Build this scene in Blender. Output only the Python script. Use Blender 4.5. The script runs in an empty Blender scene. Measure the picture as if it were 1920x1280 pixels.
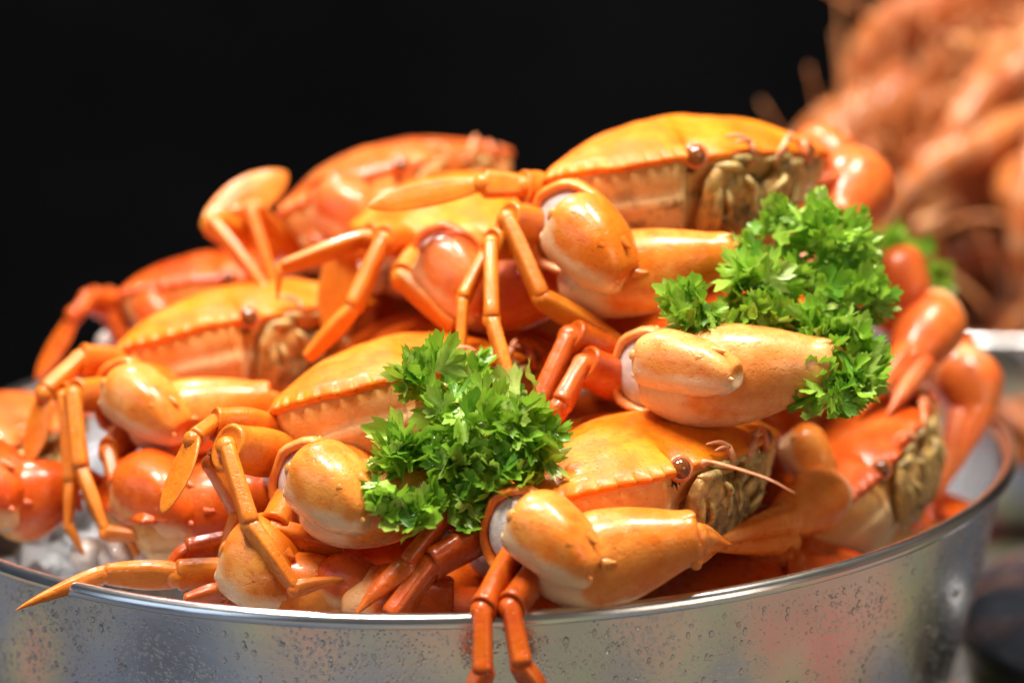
import bpy, math, random
import numpy as np
from mathutils import Vector, Matrix

random.seed(11)
rng = np.random.default_rng(11)
sc = bpy.context.scene
COL = sc.collection

# ------------------------------------------------------------------ camera
F_MM = 85.0
FPX = F_MM / 36 * 1920
PITCH, ROLL = 0.2289, 0.0227
_R0 = np.array([1, 0, 0.]); FWD = np.array([0, math.cos(PITCH), -math.sin(PITCH)])
_U0 = np.array([0, math.sin(PITCH), math.cos(PITCH)])
CAM = -(-0.0247 * _R0 - 0.0444 * _U0 + 1.1229 * FWD)      # origin of the world = centre of the bowl's rim
RT = math.cos(ROLL) * _R0 - math.sin(ROLL) * _U0
UP = math.sin(ROLL) * _R0 + math.cos(ROLL) * _U0
cam_d = bpy.data.cameras.new('camera'); cam = bpy.data.objects.new('camera', cam_d); COL.objects.link(cam)
cam.matrix_world = Matrix([[RT[i], UP[i], -FWD[i], CAM[i]] for i in range(3)] + [[0, 0, 0, 1]])
cam_d.lens = F_MM; cam_d.sensor_width = 36; cam_d.clip_start = 0.02; cam_d.clip_end = 60
cam_d.dof.use_dof = True; cam_d.dof.focus_distance = 0.915; cam_d.dof.aperture_fstop = 3.6
sc.camera = cam

# ------------------------------------------------------------------ light
sc.view_settings.view_transform = 'Standard'; sc.view_settings.look = 'None'
sc.view_settings.gamma = 1; sc.view_settings.use_curve_mapping = False
sc.view_settings.exposure = 0.12
wd = bpy.data.worlds.new('World'); sc.world = wd; wd.use_nodes = True
wn = wd.node_tree
bg = wn.nodes['Background']; bg.inputs['Strength'].default_value = 0.15
wtc = wn.nodes.new('ShaderNodeTexCoord'); wno = wn.nodes.new('ShaderNodeTexNoise')      # noise colours for the unseen market hall, added for the bowl's reflections
wno.inputs['Scale'].default_value = 3.4; wno.inputs['Detail'].default_value = 3
wr = wn.nodes.new('ShaderNodeValToRGB')
e = wr.color_ramp.elements
e[0].position = .28; e[0].color = (.05, .06, .09, 1); e[1].position = .74; e[1].color = (1.0, .80, .60, 1)
for p_, c_ in ((.38, (.20, .28, .42, 1)), (.45, (.42, .40, .38, 1)), (.50, (.70, .56, .44, 1)), (.545, (.26, .34, .14, 1)), (.58, (.60, .48, .38, 1)), (.625, (.50, .12, .08, 1)), (.66, (.62, .50, .40, 1))):
    q_ = e.new(p_); q_.color = c_
wsx = wn.nodes.new('ShaderNodeSeparateXYZ'); wma = wn.nodes.new('ShaderNodeMath'); wma.operation = 'MULTIPLY_ADD'; wma.inputs[1].default_value = .13
wn.links.new(wtc.outputs['Generated'], wno.inputs['Vector']); wn.links.new(wtc.outputs['Generated'], wsx.inputs[0])
wn.links.new(wsx.outputs['X'], wma.inputs[0]); wn.links.new(wno.outputs['Fac'], wma.inputs[2]); wn.links.new(wma.outputs[0], wr.inputs['Fac'])
wn.links.new(wr.outputs['Color'], bg.inputs['Color'])

def area(name, loc, target, size, power, col, sy=None):
    d = bpy.data.lights.new(name, 'AREA'); d.energy = power; d.color = col; d.size = size
    if sy: d.shape = 'RECTANGLE'; d.size_y = sy
    o = bpy.data.objects.new(name, d); COL.objects.link(o); o.location = loc
    o.rotation_euler = (Vector(target) - Vector(loc)).to_track_quat('-Z', 'Y').to_euler()
    return o
area('lamp_key', (-.30, -.38, 1.40), (0, -.1, .05), .42, 31, (1, .94, .86))
area('lamp_top', (.38, -.12, 1.40), (.05, -.05, .05), .38, 25, (1, .92, .83))
area('lamp_back', (-.30, .60, 1.2), (-.05, .05, .08), .14, 12, (1, .86, .84))
area('fill_cool_left', (-1.3, -1.0, .60), (0, -.25, 0), .8, 2.5, (.62, .78, 1), .7)  # added cool fill, gives the bowl's left side a blue reflection
area('fill_warm_right', (1.2, -1.3, .45), (.1, -.2, 0), .7, 3.5, (1, .84, .68), .6)  # added warm fill, gives the bowl's right side a beige reflection

# ------------------------------------------------------------------ helpers
def W(px, py, y):
    """point of the place at depth y (metres, bowl centre = 0) seen at that spot of the photograph"""
    d = FWD + (px - 960) / FPX * RT + (640 - py) / FPX * UP
    return Vector(CAM + d * (y - CAM[1]) / d[1])

def meta(o, label=None, cat=None, group=None, kind=None):
    if label: o['label'] = label
    if cat: o['category'] = cat
    if group: o['group'] = group
    if kind: o['kind'] = kind
    return o

def mesh(name, v, f, tint=None, smooth=True):
    me = bpy.data.meshes.new(name)
    me.from_pydata([tuple(map(float, p)) for p in v], [], f)
    if smooth: me.polygons.foreach_set('use_smooth', [True] * len(me.polygons))
    if tint is not None:
        a = me.attributes.new('tint', 'FLOAT', 'POINT'); a.data.foreach_set('value', np.asarray(tint, 'f'))
    me.update()
    return me

def link(name, me, mat, parent=None, M=None):
    if mat is not None and len(me.materials) == 0: me.materials.append(None)
    o = bpy.data.objects.new(name, me); COL.objects.link(o)
    if mat is not None:
        o.material_slots[0].link = 'OBJECT'; o.material_slots[0].material = mat
    put(o, parent, M)
    return o

WORLD = {}
def put(o, parent, M):
    M = M if M is not None else Matrix.Identity(4)
    if parent is not None:
        o.parent = parent
        o.matrix_parent_inverse = WORLD[parent.name].inverted()
    o.matrix_basis = M
    # what the object really gets after Blender splits the matrix
    loc, rot, scl = M.decompose()
    WORLD[o.name] = Matrix.LocRotScale(loc, rot, scl)

def thing(name, loc, label, cat, group=None):
    o = bpy.data.objects.new(name, None); COL.objects.link(o); o.empty_display_size = .01
    put(o, None, Matrix.Translation(loc))
    return meta(o, label, cat, group)

def frame(p0, p1, hw, up=(0, 0, 1), hw2=None):
    p0, p1 = Vector(p0), Vector(p1)
    x = p1 - p0; L = x.length; x.normalize()
    z = Vector(up); z = z - x * z.dot(x)
    if z.length < 1e-4: z = Vector((0, 1, .3)); z = z - x * z.dot(x)
    z.normalize(); y = z.cross(x)
    h2 = hw2 or hw
    return Matrix([[x[i] * L, y[i] * h2, z[i] * hw, p0[i]] for i in range(3)] + [[0, 0, 0, 1]])

def cr(ts, rows, t):
    """monotone-ish cubic through rows at ts"""
    rows = np.asarray(rows, float); ts = np.asarray(ts, float)
    d = np.gradient(rows, ts, axis=0)
    i = np.clip(np.searchsorted(ts, t) - 1, 0, len(ts) - 2)
    h = (ts[i + 1] - ts[i])[:, None]; u = ((t - ts[i]) / (ts[i + 1] - ts[i]))[:, None]
    return ((2*u**3 - 3*u**2 + 1) * rows[i] + (u**3 - 2*u**2 + u) * h * d[i]
            + (-2*u**3 + 3*u**2) * rows[i + 1] + (u**3 - u**2) * h * d[i + 1])

def loft(st, n=28, m=34, ridge=None):
    """stations (x, cy, cz, ry, rz, e) -> verts, faces"""
    st = np.asarray(st, float)
    k = np.arange(len(st)); t = np.linspace(0, len(st) - 1, m)
    S = cr(k, st, t)
    S[:, 3:5] = np.maximum(S[:, 3:5], .004)
    a = np.linspace(0, 2 * np.pi, n, endpoint=False)
    V = []; ca, sa = np.cos(a), np.sin(a)
    for x, cy, cz, ry, rz, ex in S:
        e2 = 2 / ex
        k_ = 1 if ridge is None else ridge(x, a)
        yy = cy + ry * np.sign(ca) * np.abs(ca) ** e2 * k_
        zz = cz + rz * np.sign(sa) * np.abs(sa) ** e2 * k_
        V.append(np.stack([np.full(n, x), yy, zz], 1))
    V = np.concatenate(V)
    F = []
    for i in range(m - 1):
        for j in range(n):
            q = (j + 1) % n
            F.append((i*n + j, (i+1)*n + j, (i+1)*n + q, i*n + q))
    F.append(tuple(range(n))); F.append(tuple(reversed(range((m-1)*n, m*n))))
    return V, [tuple(reversed(f)) for f in F]

def cone(p, d, r, L, n=8, bend=(0, 0, 0)):
    p, d = Vector(p), Vector(d).normalized()
    s = d.orthogonal().normalized(); t = d.cross(s); V = []; F = []
    K = 5
    for i in range(K):
        u = i / K; c = p + d * L * u + Vector(bend) * u * u; rr = r * (1 - u) ** .8
        for j in range(n):
            a = 2 * math.pi * j / n
            V.append(c + s * rr * math.cos(a) + t * rr * math.sin(a))
    V.append(p + d * L + Vector(bend))
    for i in range(K - 1):
        for j in range(n):
            q = (j + 1) % n; F.append((i*n + j, i*n + q, (i+1)*n + q, (i+1)*n + j))
    for j in range(n): F.append(((K-1)*n + j, (K-1)*n + (j+1) % n, K*n))
    return np.array([tuple(v) for v in V]), F

def tube(pts, rad, n=8):
    pts = [Vector(p) for p in pts]; V = []; F = []
    for i, p in enumerate(pts):
        d = (pts[min(i+1, len(pts)-1)] - pts[max(i-1, 0)]).normalized()
        s = d.cross(Vector((.13, .31, .94))).normalized(); t = d.cross(s)
        r = rad[i] if hasattr(rad, '__len__') else rad
        for j in range(n):
            a = 2 * math.pi * j / n; V.append(p + s * r * math.cos(a) + t * r * math.sin(a))
    for i in range(len(pts) - 1):
        for j in range(n):
            q = (j+1) % n; F.append((i*n + j, i*n + q, (i+1)*n + q, (i+1)*n + j))
    F.append(tuple(reversed(range(n)))); F.append(tuple(range((len(pts)-1)*n, len(pts)*n)))
    return np.array([tuple(v) for v in V]), F

def join(*parts):
    V = []; F = []; o = 0
    for v, f in parts:
        V.append(np.asarray(v, float)); F += [tuple(i + o for i in q) for q in f]; o += len(v)
    return np.concatenate(V), F

def ball(nu=20, nv=12):
    V = []; F = []
    for i in range(nv + 1):
        t = math.pi * i / nv
        for j in range(nu):
            a = 2 * math.pi * j / nu
            V.append((math.sin(t) * math.cos(a), math.sin(t) * math.sin(a), math.cos(t)))
    for i in range(nv):
        for j in range(nu):
            q = (j+1) % nu; F.append((i*nu + j, (i+1)*nu + j, (i+1)*nu + q, i*nu + q))
    return np.array(V), F

def spine(p, d, r, L, asp=4.0, bend=(0, 0, 0)):
    v, f = cone((p[0] * asp, p[1], p[2]), d, r, L, 10, bend)
    v[:, 0] /= asp
    return v, f

def sstep(a, b, x): t = np.clip((x - a) / (b - a), 0, 1); return t * t * (3 - 2 * t)

def bez(p, n=14):
    p = np.asarray(p, float); k = np.arange(len(p)); return cr(k, p, np.linspace(0, len(p) - 1, n))

# ------------------------------------------------------------------ materials
def new_mat(name):
    m = bpy.data.materials.new(name); m.use_nodes = True
    return m, m.node_tree, m.node_tree.nodes['Principled BSDF']
def N(t, kind, **kw):
    n = t.nodes.new(kind)
    for k, v in kw.items():
        if k in n.inputs: n.inputs[k].default_value = v
        else: setattr(n, k, v)
    return n
def mixc(t, fac, a, b, mode='MIX'):
    n = t.nodes.new('ShaderNodeMix'); n.data_type = 'RGBA'; n.blend_type = mode
    for sock, v in ((n.inputs[0], fac), (n.inputs[6], a), (n.inputs[7], b)):
        if hasattr(v, 'is_output'): t.links.new(v, sock)
        elif isinstance(v, (int, float)): sock.default_value = v
        else: sock.default_value = (*v, 1)
    return n.outputs[2]
def noise(t, scale, detail=3, rough=.55, vec=None):
    n = N(t, 'ShaderNodeTexNoise', Scale=scale, Detail=detail, Roughness=rough)
    if vec is None:
        g = t.nodes.get('pos') or N(t, 'ShaderNodeNewGeometry'); g.name = 'pos'; vec = g.outputs['Position']
    t.links.new(vec, n.inputs['Vector'])
    return n.outputs['Fac']
def ramp(t, fac, a, b):
    n = N(t, 'ShaderNodeMapRange'); t.links.new(fac, n.inputs[0])
    n.inputs[1].default_value = a; n.inputs[2].default_value = b; n.clamp = True
    return n.outputs[0]
def mul(t, a, b, op='MULTIPLY'):
    n = N(t, 'ShaderNodeMath', operation=op)
    for s, v in ((n.inputs[0], a), (n.inputs[1], b)):
        if hasattr(v, 'is_output'): t.links.new(v, s)
        else: s.default_value = v
    return n.outputs[0]
def bump(t, bs, h, strength, dist):
    b = N(t, 'ShaderNodeBump', Strength=strength, Distance=dist)
    t.links.new(h, b.inputs['Height']); t.links.new(b.outputs[0], bs.inputs['Normal'])

def shell(name, main, alt, cream, rough=.30, coat=.35, dirt=.0):
    m, t, b = new_mat(name)
    tint = N(t, 'ShaderNodeAttribute', attribute_name='tint').outputs['Fac']
    n1 = ramp(t, noise(t, 38, 6, .62), .40, .62); n2 = ramp(t, noise(t, 190, 4), .48, .74)
    c = mixc(t, n1, main, alt)
    deep = tuple(x * y for x, y in zip(main, (.88, .62, .5)))
    c = mixc(t, mul(t, n2, .6), c, deep)
    sp = ramp(t, noise(t, 620, 3), .60, .70)
    c = mixc(t, mul(t, sp, .40), c, tuple(x * y for x, y in zip(main, (.70, .45, .5))))
    spb = ramp(t, noise(t, 75, 7, .72), .62, .70)
    c = mixc(t, mul(t, spb, .28), c, tuple(x * y for x, y in zip(main, (.72, .42, .6))))
    pal = ramp(t, noise(t, 34, 5, .6), .56, .74)
    c = mixc(t, mul(t, pal, .50), c, tuple(.55 * x + .45 * y for x, y in zip(alt, cream)))
    edge = ramp(t, mul(t, tint, mul(t, noise(t, 90, 4), .55, 'SUBTRACT'), 'ADD'), .25, .75)
    c = mixc(t, mul(t, edge, .92), c, cream)
    if dirt:
        d = ramp(t, noise(t, 130, 6, .65), .50, .66)
        c = mixc(t, mul(t, mul(t, d, dirt), tint), c, (.16, .075, .02))
    t.links.new(c, b.inputs['Base Color'])
    r = N(t, 'ShaderNodeMapRange'); t.links.new(noise(t, 260, 4), r.inputs[0])
    r.inputs[3].default_value = rough - .08; r.inputs[4].default_value = rough + .14
    t.links.new(r.outputs[0], b.inputs['Roughness'])
    b.inputs['Subsurface Weight'].default_value = .07
    b.inputs['Subsurface Radius'].default_value = (.006, .0025, .001)
    b.inputs['Subsurface Scale'].default_value = 1
    b.inputs['Specular IOR Level'].default_value = .38
    b.inputs['Coat Weight'].default_value = coat * .7; b.inputs['Coat Roughness'].default_value = .07
    h = mul(t, mul(t, noise(t, 120, 4), .9), mul(t, noise(t, 1100, 3), .30), 'ADD')
    h = mul(t, h, mul(t, ramp(t, noise(t, 620, 3), .56, .70), -.30), 'ADD')
    bump(t, b, h, .38, .0012)
    return m

def plain(name, col, rough=.4, var=.25, scale=200, metal=0, coat=0, sss=0, bmp=0):
    m, t, b = new_mat(name)
    c = mixc(t, ramp(t, noise(t, scale, 4), .35, .68), tuple(x * (1 - var) for x in col), tuple(min(1, x * (1 + var)) for x in col))
    t.links.new(c, b.inputs['Base Color']); b.inputs['Roughness'].default_value = rough
    b.inputs['Metallic'].default_value = metal; b.inputs['Coat Weight'].default_value = coat
    if sss:
        b.inputs['Subsurface Weight'].default_value = sss; b.inputs['Subsurface Radius'].default_value = (.004, .003, .002)
        b.inputs['Subsurface Scale'].default_value = 1
    if bmp: bump(t, b, noise(t, scale * 4, 3), .5, bmp)
    return m

AMBER = shell('amber_shell', (.76, .160, .003), (.85, .260, .007), (.80, .50, .20), rough=.40, coat=.10)
CLAWM = shell('claw_shell', (.76, .175, .010), (.86, .32, .055), (.88, .60, .34), rough=.26, coat=.45)
CLAWP = shell('pale_claw_shell', (.80, .26, .045), (.87, .38, .12), (.90, .64, .40), rough=.25, coat=.45)
REDSH = shell('red_shell', (.60, .066, .004), (.70, .125, .008), (.78, .40, .16), rough=.26, coat=.45)
ROSE = shell('rosy_shell', (.68, .12, .022), (.76, .19, .03), (.80, .46, .22), rough=.26, coat=.5)
LEGM = shell('leg_shell', (.66, .165, .010), (.76, .24, .018), (.62, .34, .10), rough=.30, coat=.35)
LEGR = shell('red_leg_shell', (.55, .08, .006), (.64, .13, .009), (.66, .36, .14), rough=.24, coat=.5)
BELLY = shell('belly_shell', (.76, .34, .07), (.82, .44, .13), (.82, .56, .28), rough=.45, coat=.15, dirt=.35)
BELLYD = shell('stained_belly_shell', (.62, .33, .09), (.74, .46, .16), (.74, .52, .24), rough=.5, coat=.1, dirt=.9)
MEMB = plain('joint_membrane', (.66, .58, .53), .28, .16, 300, coat=.4, sss=.3, bmp=.0006)
MEMBL = plain('leg_joint_membrane', (.52, .30, .17), .3, .2, 300, coat=.3)
MOUTH = plain('mouthpart', (.54, .32, .09), .40, .40, 220, coat=.35, bmp=.0008)
MOUTHP = plain('mouthpart_pale', (.50, .34, .11), .40, .45, 260, coat=.35, bmp=.0008)
DARK = plain('mouth_cavity', (.045, .028, .012), .6, .4, 300)
CAVM = plain('mouth_lining', (.26, .15, .045), .5, .6, 300, coat=.2, bmp=.002)
EYE = plain('eyeball', (.20, .055, .012), .12, .3, 300, coat=.8)
RING = plain('eye_ring', (.78, .20, .06), .3, .2, 300, coat=.4)
FEEL = plain('feeler', (.76, .30, .13), .4, .2, 300)
SPINE = plain('setae', (.06, .035, .03), .5, .3, 300)

# ------------------------------------------------------------------ crab templates
def outline(n_t=9):
    """half outline, front centre to back centre, (x forward, y side); returns smooth + toothed"""
    key = [(.325, 0), (.333, .05), (.330, .10), (.318, .150), (.30, .172), (.268, .190), (.258, .215), (.268, .240), (.305, .262)]
    k2 = [(.305, .262), (.27, .33), (.205, .405), (.12, .463), (.04, .50)]
    k3 = [(.02, .497), (-.02, .462), (-.10, .405), (-.21, .305), (-.295, .225), (-.335, .17), (-.352, .09), (-.355, 0)]
    a = bez(key, 34)
    front = a.copy()
    ft = .008 * np.abs(np.sin(np.linspace(0, 3.5 * np.pi, 34))) * (np.arange(34) < 20)
    front[:, 0] += ft
    bs = bez(k2, 8 * n_t); bt = bs.copy()
    tg = np.gradient(bs, axis=0); nn = np.stack([-tg[:, 1], tg[:, 0]], 1); nn /= np.linalg.norm(nn, axis=1)[:, None]
    nn *= np.sign((nn * bs).sum(1))[:, None]
    ph = (np.arange(8 * n_t) / 8.0) % 1
    bt += nn * (.0150 * (1 - ph) ** 1.1 * np.minimum(ph * 6, 1) - .004)[:, None] + tg / np.linalg.norm(tg, axis=1)[:, None] * (-.004)
    bt[-3:] += np.array([[.0, .006], [0, .016], [0, .010]])
    c = bez(k3, 40)
    sm = np.concatenate([a[:-1], bs, c[1:]]); to = np.concatenate([front[:-1], bt, c[1:]])
    def full(h):
        o = h[1:-1][::-1].copy(); o[:, 1] *= -1
        return np.concatenate([h, o])
    return full(sm), full(to)
OS, OT = outline()
NO = len(OS)
def ring_smooth(o, k):
    for _ in range(k): o = .25 * np.roll(o, 1, 0) + .5 * o + .25 * np.roll(o, -1, 0)
    return o
OC = ring_smooth(OS, 120)                      # without the orbit notches
OU = np.where(((OS[:, 0] > .2) & (np.abs(OS[:, 1]) < .30))[:, None], ring_smooth(OS, 60) * 1.01, OS)

def grid_faces(nr, n):
    return [(i*n + j, (i+1)*n + j, (i+1)*n + (j+1) % n, i*n + (j+1) % n) for i in range(nr - 1) for j in range(n)]

def make_carapace(seed):
    r_ = np.random.default_rng(seed)
    rr = np.concatenate([np.linspace(.02, .8, 16), np.linspace(.84, .95, 6), np.linspace(.965, 1, 5)])
    V = []; T = []
    for r in rr:
        k = sstep(.955, 1, np.array(r)); k0 = sstep(.78, .965, np.array(r))
        p = ((OC * (1 - k0) + OS * k0) * (1 - k) + OT * k) * r
        x, y = p[:, 0], p[:, 1]
        z = .135 * (1 - r ** 2.35) ** .84
        z = z + .012 * np.exp(-((x - .03) / .2) ** 2 - (y / .22) ** 2) * (1 - r ** 4)
        ay = np.abs(y)
        z -= .0035 * np.exp(-((ay - .085 - .25 * np.abs(x + .02)) / .016) ** 2) * np.exp(-((x + .02) / .13) ** 2) * (1 - r**3)
        z -= .0025 * np.exp(-((x - .05 - .35 * (ay - .1)) / .014) ** 2) * np.exp(-((ay - .2) / .1) ** 2) * (1 - r**3)
        z += .006 * np.exp(-((x - .13) / .04) ** 2 - ((ay - .14) / .06) ** 2)
        z += .004 * np.exp(-((r - .95) / .03) ** 2) * np.exp(-((x - .16) / .17) ** 2) * np.clip(ay * 4, 0, 1)
        V.append(np.stack([x, y, z], 1)); T.append(np.full(NO, 0.0))
    for s, z in ((.992, -.010), (.95, -.016)):
        O_ = OT if s > .98 else OS
        V.append(np.stack([O_[:, 0] * s, O_[:, 1] * s, np.full(NO, z)], 1)); T.append(np.full(NO, .25))
    V = np.concatenate(V)
    ph = r_.uniform(0, 6, 6)
    V[:, 2] += .004 * np.sin(V[:, 0] * 21 + ph[0]) * np.sin(V[:, 1] * 17 + ph[1]) + .002 * np.sin(V[:, 0] * 47 + ph[2]) * np.sin(V[:, 1] * 39 + ph[3])
    F = [tuple(reversed(f)) for f in grid_faces(len(rr) + 2, NO)] + [tuple(reversed(range(NO)))]
    F = [tuple(reversed(f)) for f in F]
    T = np.concatenate(T)
    return mesh('carapace', V, F, T)
CARA = [make_carapace(s) for s in range(3)]

def make_underside():
    prof = [(.965, -.004, .0), (.972, -.022, .15), (.955, -.05, .35), (.928, -.072, .5), (.900, -.090, .7), (.906, -.095, .75), (.862, -.122, .9), (.79, -.155, 1),
            (.71, -.19, .95), (.59, -.215, .9), (.42, -.23, .9), (.2, -.235, .9)]
    V = []; T = []
    for s, z, t in prof:
        p = OU * s; V.append(np.stack([p[:, 0], p[:, 1], np.full(NO, z)], 1)); T.append(np.full(NO, t))
    V = np.concatenate(V); T = np.concatenate(T)
    V[:, 2] += .004 * np.sin(V[:, 0] * 26) * np.sin(V[:, 1] * 22 + 1) * (V[:, 2] < -.03)
    mk = sstep(.285, .11, np.abs(V[:, 1]) + .25 * (V[:, 2] + .10)) * sstep(.10, .20, V[:, 0]) * sstep(-.018, -.04, V[:, 2])
    V[:, 0] -= .034 * mk
    F = grid_faces(len(prof), NO) + [tuple(range((len(prof)-1)*NO, len(prof)*NO))]
    return mesh('underside', V, F, T)
UNDER = make_underside()

# --- limb templates: x 0..1, half height about 1
def tpl(name, st, tint=None, extra=(), n=28, m=34, ridge=None):
    v, f = loft(st, n, m, ridge); v, f = join((v, f), *extra) if extra else (v, f)
    T = np.array([tint(*p) for p in v]) if tint else np.zeros(len(v))
    return mesh(name, v, f, T)

def jit(name, me, amp, k, seed):
    r_ = np.random.default_rng(seed); ph = r_.uniform(0, 6, 3)
    for v in me.vertices:
        c = v.co
        s = 1 + amp * math.sin(c.x * k + ph[0] + c.z * 2.2) * math.sin(c.z * 2.6 + ph[1] + c.y * 1.7)
        c.y *= s; c.z *= s
    return me

T_WRIST = tpl('wrist',
    [(0, 0, 0, .34, .34, 2.2), (.02, 0, 0, .58, .60, 2.4), (.09, 0, .02, .82, .84, 2.5), (.28, 0, .03, .98, 1.0, 2.5), (.52, -.02, .0, 1.0, .98, 2.5),
     (.70, -.05, -.06, .94, .88, 2.5), (.84, -.08, -.14, .84, .72, 2.6), (.93, -.08, -.20, .74, .58, 2.7), (.985, -.06, -.23, .62, .46, 2.7), (1.0, -.05, -.23, .46, .34, 2.5), (.985, 0, -.2, .12, .12, 2)],
    lambda x, y, z: float(np.clip(1.0 * sstep(.15, -.60, z) + .6 * sstep(.30, .0, x) * (z < .3), 0, 1)),
    extra=[spine((.78, -.20, .58), (1, -.1, .05), .20, .55), spine((.93, -.55, -.20), (1, -.25, .02), .17, .46),
           (ball(12, 8)[0] * np.array([.055, .20, .20]) + np.array([.055, -.60, .26]), ball(12, 8)[1]),
           (ball(12, 8)[0] * np.array([.05, .18, .16]) + np.array([.06, -.50, -.40]), ball(12, 8)[1]),
           spine((.70, -.78, .42), (1, -.30, .25), .15, .20), spine((.45, -.60, .74), (1, -.2, .35), .14, .16)], n=36, m=44)
jit('wrist', T_WRIST, .035, 9, 3)

def arm_ridge(x, a): return 1 + .05 * np.cos(3 * a + .5) * (x < .8) + (x > .85) * (.035 * np.cos(3 * a + 1) + .022 * np.cos(8 * a))
T_ARM = tpl('arm',
    [(0, 0, 0, .45, .45, 2), (.03, 0, 0, .60, .60, 2.4), (.3, 0, 0, .72, .72, 2.6), (.65, 0, 0, .85, .86, 2.6), (.86, 0, 0, .93, .95, 2.4),
     (.90, 0, 0, 1.0, 1.03, 2.3), (.96, 0, 0, 1.10, 1.12, 2.2), (1.02, 0, 0, 1.10, 1.12, 2.2), (1.06, 0, 0, 1.02, 1.04, 2.2), (1.04, 0, 0, .90, .92, 2.2), (.95, 0, 0, .82, .82, 2), (.90, 0, 0, .2, .2, 2)],
    lambda x, y, z: float(.4 * sstep(-.3, -.9, z)),
    extra=[spine((.93, .1, .90), (.2, .0, 1), .22, .30, 2.5), spine((.62, -.2, .74), (.5, 0, .8), .13, .2, 2.5)], n=32, m=48, ridge=arm_ridge)

T_PALM = tpl('palm',
    [(0, 0, -.12, .20, .20, 2), (.025, 0, -.13, .40, .36, 2.1), (.09, 0, -.13, .60, .58, 2.1), (.22, 0, -.10, .80, .86, 2.1), (.38, 0, -.04, .88, 1.0, 2.1), (.56, 0, .0, .84, .96, 2.1),
     (.74, 0, .05, .70, .78, 2.2), (.88, 0, .09, .56, .60, 2.3), (.955, 0, .11, .52, .54, 2.4), (.985, 0, .11, .48, .50, 2.4), (1.0, 0, .11, .38, .40, 2.3), (.985, 0, .11, .1, .1, 2)],
    lambda x, y, z: float(np.clip(.55 * sstep(-.35, -.95, z) + .95 * sstep(.40, .12, x), 0, 1)),
    extra=[spine((.94, -.15, .50), (1, -.12, .55), .20, .28), spine((.97, -.40, .05), (1, -.3, .05), .12, .14),
           spine((.42, -.80, .14), (1, -.20, -.02), .13, .36),
           (ball(12, 8)[0] * np.array([.04, .17, .17]) + np.array([.955, -.28, -.32]), ball(12, 8)[1])], n=36, m=48)
jit('palm', T_PALM, .02, 7, 5)

def fing(a0, teeth, name, groove):
    xs = np.linspace(0, 1, 11)
    st = [(x, 0, a0 * (math.sin(x * math.pi * .5) ** 2) * .75, .60 * (1 - x ** 1.7) + .04, .62 * (1 - x ** 1.5) + .04, 2.2) for x in xs]
    st = [(-.06, 0, 0, .30, .34, 2)] + st + [(1.02, 0, a0 * .75, .015, .015, 2)]
    ex = []
    for i in range(teeth):
        u = .12 + .72 * i / teeth
        zc = a0 * (math.sin(u * math.pi * .5) ** 2) * .75
        off = (-1 if a0 < 0 else 1) * .54 * (1 - u ** 1.5)
        ex.append((ball(8, 6)[0] * np.array([.055, .2, .17]) * (1 - .5 * u) + np.array([u, 0, zc + off]), ball(8, 6)[1]))
    rid = (lambda x, a: 1 + .075 * np.cos(6 * a) * np.clip(x * 8, 0, 1) * (1 - np.clip(x, 0, 1))) if groove else None
    return tpl(name, st, lambda x, y, z: float(.25 * sstep(.8, 1, x)), extra=ex, n=48 if groove else 28, m=40, ridge=rid)
T_DACT = fing(-.62, 5, 'movable_finger', True)
T_FIX = fing(.45, 6, 'fixed_finger', False)

def leg_ridge(x, a): return 1 - .07 * np.exp(-((np.cos(a - .25) - 0) / .10) ** 2) * (0.08 < x) * (x < .9)
T_LEG1 = tpl('leg_upper',
    [(0, 0, 0, .30, .38, 2), (.03, 0, 0, .46, .62, 2.3), (.2, 0, .0, .58, .86, 2.3), (.5, 0, .03, .64, 1.0, 2.3), (.8, 0, .02, .62, .94, 2.3), (.93, 0, 0, .66, .93, 2.3),
     (.975, 0, 0, .70, .95, 2.2), (1.0, 0, 0, .62, .84, 2.2), (.985, 0, 0, .45, .6, 2), (.97, 0, 0, .1, .1, 2)],
    lambda x, y, z: float(.35 * sstep(.2, 0, x)), n=28, m=40, ridge=leg_ridge)
T_LEG2 = tpl('leg_middle',
    [(-.02, 0, 0, .25, .30, 2), (.03, 0, 0, .50, .58, 2.2), (.10, 0, .02, .58, .78, 3), (.45, 0, .03, .60, .90, 3.2), (.8, 0, 0, .64, 1.0, 3.2), (.95, 0, 0, .66, 1.0, 3),
     (1.0, 0, -.02, .55, .72, 2.2), (.99, 0, 0, .1, .1, 2)],
    lambda x, y, z: float(.5 * sstep(.12, 0, x)), n=28, m=34, ridge=lambda x, a: 1 - .14 * np.exp(-(np.cos(a - .15) / .10) ** 2) * (0.1 < x) * (x < .85) - .05 * np.exp(-(np.cos(a + .7) / .07) ** 2) * (x > .15) * (x < .85))
T_LEG3 = tpl('leg_lower',
    [(-.02, 0, 0, .25, .30, 2), (.02, 0, 0, .46, .56, 2.2), (.08, 0, 0, .58, .84, 3), (.35, 0, 0, .58, 1.0, 3.2), (.6, 0, 0, .54, .96, 3.2), (.85, 0, 0, .46, .80, 3), (.97, 0, 0, .42, .70, 2.6),
     (1.0, 0, 0, .30, .44, 2), (.99, 0, 0, .1, .1, 2)],
    lambda x, y, z: float(.6 * sstep(.1, 0, x)), n=28, m=34, ridge=lambda x, a: 1 - .15 * np.exp(-(np.cos(a - .1) / .10) ** 2) * (0.1 < x) * (x < .9))
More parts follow.
